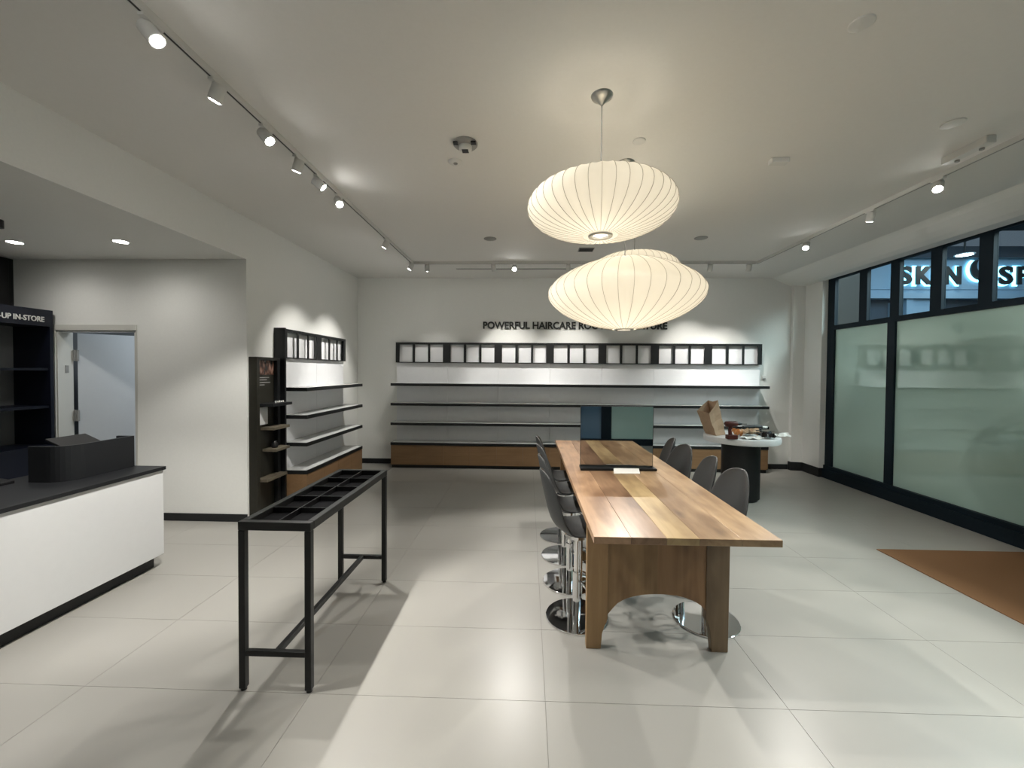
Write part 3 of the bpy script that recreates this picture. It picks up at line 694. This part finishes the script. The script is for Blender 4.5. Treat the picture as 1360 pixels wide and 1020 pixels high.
# ------------------------------------------------------------------ long wooden table
wt = thing('wooden_table', 'long knotty plank table with arched board ends', 'table', (.75, 3.3, 0))
TX0, TX1, TY0, TY1, TZ = .323, 1.213, 1.965, 4.74, .81
fr_ = [0, .20, .39, .565, .79, 1.0]
pc = [((.33, .20, .115), (.48, .305, .185)), ((.21, .125, .072), (.34, .21, .125)), ((.38, .265, .13), (.50, .37, .20)), ((.32, .21, .115), (.46, .32, .19)), ((.36, .235, .125), (.50, .35, .205))]
for i in range(5):
    a = TX0 + fr_[i] * (TX1 - TX0); b = TX0 + fr_[i + 1] * (TX1 - TX0)
    m_ = wood('table_plank_wood_%s' % 'abcde'[i], *pc[i], 'Y', .30, True, 1.3 + i * 2.17)
    obj('plank', MB().box(a + .0004, b - .0004, TY0, TY1, TZ - .034, TZ), m_, wt, .0012, 1)
endw = [wood('table_end_wood_%s' % 'abc'[i], *c, 'Z', .42, i == 1, 5.0 + i) for i, c in enumerate([((.27, .16, .07), (.36, .225, .105)), ((.22, .115, .05), (.31, .175, .08)), ((.15, .10, .055), (.21, .145, .085))])]
def arch(x):
    """height of the cut-out's edge above the floor at x"""
    c = .765; u = abs(x - c) / .275
    return .20 + .125 * math.sqrt(max(0, 1 - min(1, u) ** 2.2))
def end_boards(y0, y1):
    LX, RX = .35, 1.158; top = TZ - .034
    lo = [(LX, 0), (.436, 0), (.440, .07), (.475, .14), (.492, .20)]
    obj('end_board', MB().prism([(LX, 0), (.434, 0), (.441, .09), (.455, .135), (.472, .175), (.472, top), (LX, top)], 'y', y0, y1), endw[0], wt, .002, 1)
    obj('end_board', MB().prism([(1.066, 0), (RX, 0), (RX + .003, top), (1.03, top), (1.03, .185), (1.043, .16), (1.055, .12)], 'y', y0, y1), endw[2], wt, .002, 1)
    for a, b, k in ((.472, .755, 0), (.755, 1.03, 1)):
        pts = [(a + (b - a) * i / 10, arch(a + (b - a) * i / 10)) for i in range(11)]
        obj('end_board', MB().prism(pts + [(b, top), (a, top)], 'y', y0 + .006, y1 - .006), endw[k], wt)
end_boards(2.355, 2.40); end_boards(4.295, 4.34)
obj('stretcher', MB().box(.70, .80, 2.40, 4.295, .60, .635), endw[1], wt, .003)

# tinted mirror on the table
mi = thing('table_mirror', 'tinted frameless mirror standing on a dark bar on the wooden table', 'mirror', (.735, 3.4, TZ))
obj('base_bar', MB().prism([(.428, 3.285), (1.04, 3.30), (1.035, 3.44), (.435, 3.43)], 'z', TZ + .0005, TZ + .018), M['black'], mi, .002)
obj('mirror_panel', MB().box(.437, 1.020, 3.36, 3.367, TZ + .018, 1.320), M['mirror'], mi)
obj('edge_strip', MB().box(.434, 1.023, 3.367, 3.372, TZ + .018, 1.323).box(.434, .437, 3.359, 3.367, TZ + .018, 1.323).box(1.020, 1.023, 3.359, 3.367, TZ + .018, 1.323).box(.434, 1.023, 3.359, 3.367, 1.320, 1.323), M['dplast'], mi)
ca = thing('paper_card', 'white paper card lying against the mirror base on the table', 'card', (.79, 3.27, TZ))
obj('card', MB().add([(.676, 3.20, TZ + .003), (.880, 3.21, TZ + .003), (.895, 3.30, TZ + .022), (.692, 3.295, TZ + .022), (.676, 3.20, TZ + .0005), (.880, 3.21, TZ + .0005), (.895, 3.30, TZ + .0195), (.692, 3.295, TZ + .0195)], [(0, 1, 2, 3), (7, 6, 5, 4), (0, 4, 5, 1), (1, 5, 6, 2), (2, 6, 7, 3), (3, 7, 4, 0)]), M['paper'], ca)

# ------------------------------------------------------------------ stools
def stool_proto():
    t = thing('bar_stool', '', 'stool', (0, 0, 0), 'grey shell stools on chrome discs at the wooden table')
    obj('base_plate', MB().lathe([(0, .0), (.198, 0), (.200, .002), (.200, .009), (.197, .0115), (.10, .013), (0, .014)], (0, 0, 0), 64), M['chrome'], t).modifiers.new('edge', 'EDGE_SPLIT').split_angle = .5
    obj('post', MB().cyl(0, 0, .013, .30, .026, 24).cyl(0, 0, .30, .535, .019, 24), M['chrome'], t)
    ob = MB()
    # flat hanging strap with rounded lower end, and looped footrest reaching forward
    ob.box(.022, .030, -.026, .026, .14, .52)
    ob.tube([(.022, 0, .14), (.030, 0, .14)], .026, 20)
    br = obj('footrest_bracket', ob, M['chrome'], t)
    pts = []
    for k in range(13):
        a = -PI / 2 + PI * k / 12; pts.append((.10 + .11 * math.cos(a), .12 * math.sin(a), .205))
    lp = [(.026, -.03, .235), (.05, -.10, .22)] + pts + [(.05, .10, .22), (.026, .03, .235)]
    obj('footrest', MB().tube(lp, .0085, 10), M['chrome'], t)
    obj('seat_mount', MB().cyl(0, 0, .53, .55, .075, 24).box(-.09, .09, -.012, .012, .548, .562), M['chrome'], t)
    # one-piece shell: seat curving up into an oval back
    prof = [(.215, .575), (.20, .592), (.15, .592), (.09, .582), (.03, .575), (-.03, .573), (-.085, .580), (-.13, .600), (-.163, .64), (-.182, .69), (-.198, .75), (-.212, .81), (-.226, .87), (-.238, .93), (-.245, .962), (-.247, .976)]
    wid = [.120, .155, .185, .195, .197, .195, .190, .186, .185, .186, .182, .172, .152, .118, .072, .018]
    vs = []; fs = []; nw = 13
    for i, ((px, pz), w_) in enumerate(zip(prof, wid)):
        s_ = i / (len(prof) - 1)
        j = min(i + 1, len(prof) - 1); k0 = max(i - 1, 0)
        tx_, tz_ = prof[j][0] - prof[k0][0], prof[j][1] - prof[k0][1]; l_ = math.hypot(tx_, tz_)
        nx, nz = tz_ / l_, -tx_ / l_              # points to the sitter side
        if nz < 0 and nx < 0: nx, nz = -nx, -nz
        for q in range(nw):
            v_ = -1 + 2 * q / (nw - 1); cur = (.022 if s_ < .45 else .062) * (w_ / .19) * v_ * v_
            vs.append((px + abs(nx) * cur, w_ * v_ * (1 - .04 * v_ * v_), pz + abs(nz) * cur))
    for i in range(len(prof) - 1):
        for q in range(nw - 1): fs.append((i * nw + q, i * nw + q + 1, (i + 1) * nw + q + 1, (i + 1) * nw + q))
    sh = obj('seat_shell', MB().add(vs, fs, True), M['shell'], t)
    md = sh.modifiers.new('thick', 'SOLIDIFY'); md.thickness = .011; md.offset = 0
    md = sh.modifiers.new('round', 'SUBSURF'); md.levels = 1; md.render_levels = 1
    return t
st = stool_proto()
order = ['nearest', 'second nearest', 'third nearest', 'farthest']
first = True
for side, X, base in (('left', .33, 0.0), ('right', 1.165, PI)):
    for i, y in enumerate((2.665, 3.11, 3.55, 3.98)):
        rz = base + ((.12, .05, .12, -.02)[i] if side == 'left' else (.22, -.02, .28, -.12)[i])
        lab = 'grey shell stool on chrome disc, %s on the %s side of the wooden table' % (order[i], side)
        if first: st.location = (X, y, 0); st.rotation_euler = (0, 0, rz); st['label'] = lab; first = False
        else: dup(st, (X, y, 0), rz, lab)

# ------------------------------------------------------------------ round table with clutter
rt = thing('round_table', 'round white table on a black drum pedestal by right corner', 'table', (2.76, 5.31, 0))
RX_, RY_ = 2.722, 5.31
obj('tabletop', MB().lathe([(0, .735), (.425, .735), (.437, .742), (.44, .76), (.44, .79), (.435, .806), (.425, .81), (0, .81)], (RX_, RY_, 0), 72), M['white'], rt)
obj('pedestal', MB().lathe([(0, .0), (.198, 0), (.198, .03), (.222, .03), (.222, .735), (0, .735)], (RX_, RY_, 0), 64, True), M['black'], rt)
for p in rt.children:
    md = p.modifiers.new('edge', 'EDGE_SPLIT'); md.split_angle = .6
# kraft bag
bg = thing('paper_bag', 'open brown kraft paper bag leaning on the round table', 'bag', (2.43, 5.25, .81))
def bagpt(u, v, h, flare=1.0): return None
B0 = [(2.325, 5.42), (2.365, 5.20), (2.54, 5.33), (2.47, 5.50)]
Tp = [(2.18, 5.36, 1.12), (2.265, 5.20, 1.08), (2.445, 5.34, 1.235), (2.375, 5.47, 1.23)]
bot = [Vector((x, y, .812)) for x, y in B0]; top = [Vector(p) for p in Tp]
vs = []; fs = []; NR = 7
for i in range(NR):
    f = i / (NR - 1); ring = []
    for k in range(4):
        p = bot[k].lerp(top[k], f); q = bot[(k + 1) % 4].lerp(top[(k + 1) % 4], f)
        c = sum(((b.lerp(tt, f)) for b, tt in zip(bot, top)), Vector()) / 4
        mid = (p + q) / 2; inw = (c - mid) * (.16 * math.sin(PI * f * .9) * (1 if k % 2 else .3) + (.12 if i % 2 else 0))
        jit = Vector((random.uniform(-.006, .006), random.uniform(-.006, .006), 0)) * (1 if 0 < i else 0)
        ring += [p + jit, mid + inw + jit]
    if i == NR - 1: ring = [r + Vector((0, 0, random.uniform(-.015, .02))) for r in ring]
    vs += ring
for i in range(NR - 1):
    for k in range(8): fs.append((i * 8 + k, i * 8 + (k + 1) % 8, (i + 1) * 8 + (k + 1) % 8, (i + 1) * 8 + k))
fs.append(tuple(range(8)))
bo = obj('bag_body', MB().add(vs, fs), M['kraft'], bg); md = bo.modifiers.new('thick', 'SOLIDIFY'); md.thickness = .003
# drill
dr_ = thing('cordless_drill', 'maroon cordless drill standing on its battery beside the paper bag', 'drill', (2.53, 5.02, .81))
bx, by = 2.45, 4.98
obj('motor_housing', MB().tube([(bx - .085, by, .985), (bx - .075, by, .99), (bx + .03, by, .993), (bx + .06, by, .993)], [.022, .034, .034, .026], 16), M['drill'], dr_)
obj('chuck', MB().tube([(bx + .06, by, .993), (bx + .085, by, .993), (bx + .115, by, .993)], [.022, .02, .009], 14), M['dplast'], dr_)
obj('drill_bit', MB().tube([(bx + .115, by, .993), (bx + .17, by, .993)], .0045, 8), M['dplast'], dr_)
obj('grip', MB().tube([(bx - .015, by, .97), (bx - .03, by, .92), (bx - .02, by, .86)], [.024, .019, .024], 12), M['drill'], dr_)
obj('battery', MB().box(bx - .065, bx + .055, by - .035, by + .035, .811, .862), M['drill'], dr_, .006)
# clutter
def sheet(name, label, cat, pts, z, m, lift=.01, grp=None):
    """a crumpled sheet over a quad of four corner points"""
    n = 7; c = [Vector((*p, 0)) for p in pts]; vs = []; fs = []
    for i in range(n):
        for j in range(n):
            u, v = i / (n - 1), j / (n - 1)
            p = c[0].lerp(c[1], u).lerp(c[3].lerp(c[2], u), v)
            vs.append((p.x, p.y, z + random.uniform(0, lift)))
    for i in range(n - 1):
        for j in range(n - 1): fs.append((i * n + j, (i + 1) * n + j, (i + 1) * n + j + 1, i * n + j + 1))
    o = obj(name, MB().add(vs, fs), m); md = o.modifiers.new('thick', 'SOLIDIFY'); md.thickness = .002; md.offset = 1
    return tag(o, label, cat, grp)
sheet('newspaper', 'crumpled white newspaper right of the drill battery', 'newspaper', [(2.56, 4.98), (2.74, 4.91), (2.84, 4.98), (2.62, 5.10)], .812, M['paper'], .028)
sheet('paper_sheet', 'loose grey white sheet drooping over the right table rim', 'paper', [(3.02, 5.19), (3.22, 5.10), (3.27, 5.26), (3.04, 5.33)], .815, M['paper'], .05)
sheet('plastic_bag', 'flat glossy black plastic bag in the middle of the round table', 'plastic bag', [(2.86, 4.97), (2.98, 4.96), (3.00, 5.15), (2.78, 5.15)], .815, M['dplast'], .075)
sheet('cleaning_cloth', 'orange cloth behind the drill', 'cloth', [(2.56, 5.13), (2.66, 5.10), (2.66, 5.28), (2.58, 5.30)], .812, M['orange'], .10)
sheet('packing_paper', 'crumpled tan packing paper behind the newspaper', 'paper', [(2.68, 5.18), (2.90, 5.18), (2.90, 5.31), (2.70, 5.33)], .812, M['tan'], .10)
t = thing('hand_tool', 'black hand tool with pale grip lying at back of the round table', 'tool', (2.95, 5.4, .83))
obj('tool_body', MB().tube([(2.80, 5.41, .90), (2.95, 5.42, .905), (3.05, 5.43, .90)], [.018, .024, .02], 12), M['dplast'], t)
obj('grip', MB().tube([(3.05, 5.43, .90), (3.12, 5.44, .895)], .016, 12), M['fix'], t)
obj('tool_foot', MB().box(2.83, 3.03, 5.39, 5.46, .811, .885), M['dplast'], t, .008)
t = thing('scissors', 'black and silver scissors lying on the black plastic bag', 'scissors', (2.9, 5.05, .9))
obj('blade', MB().bar((2.86, 5.0, .902), (2.98, 5.08, .902), .014, .003).bar((2.84, 5.06, .905), (2.98, 5.04, .905), .014, .003), M['chrome'], t)
obj('handle', MB().tube([(2.84 - .03 + .03 * math.cos(a), 4.985 + .02 * math.sin(a), .902) for a in [2 * PI * k / 14 for k in range(14)]], .005, 8, closed=True).tube([(2.84 - .03 + .03 * math.cos(a), 5.065 + .02 * math.sin(a), .905) for a in [2 * PI * k / 14 for k in range(14)]], .005, 8, closed=True), M['dplast'], t)

# ------------------------------------------------------------------ entrance mat
tag(obj('entrance_mat', MB().box(3.19, 4.5, -1.2, 3.815, .0005, .007), M['mat_']), 'rust brown entrance mat on the pale tiles beside the window', 'mat')
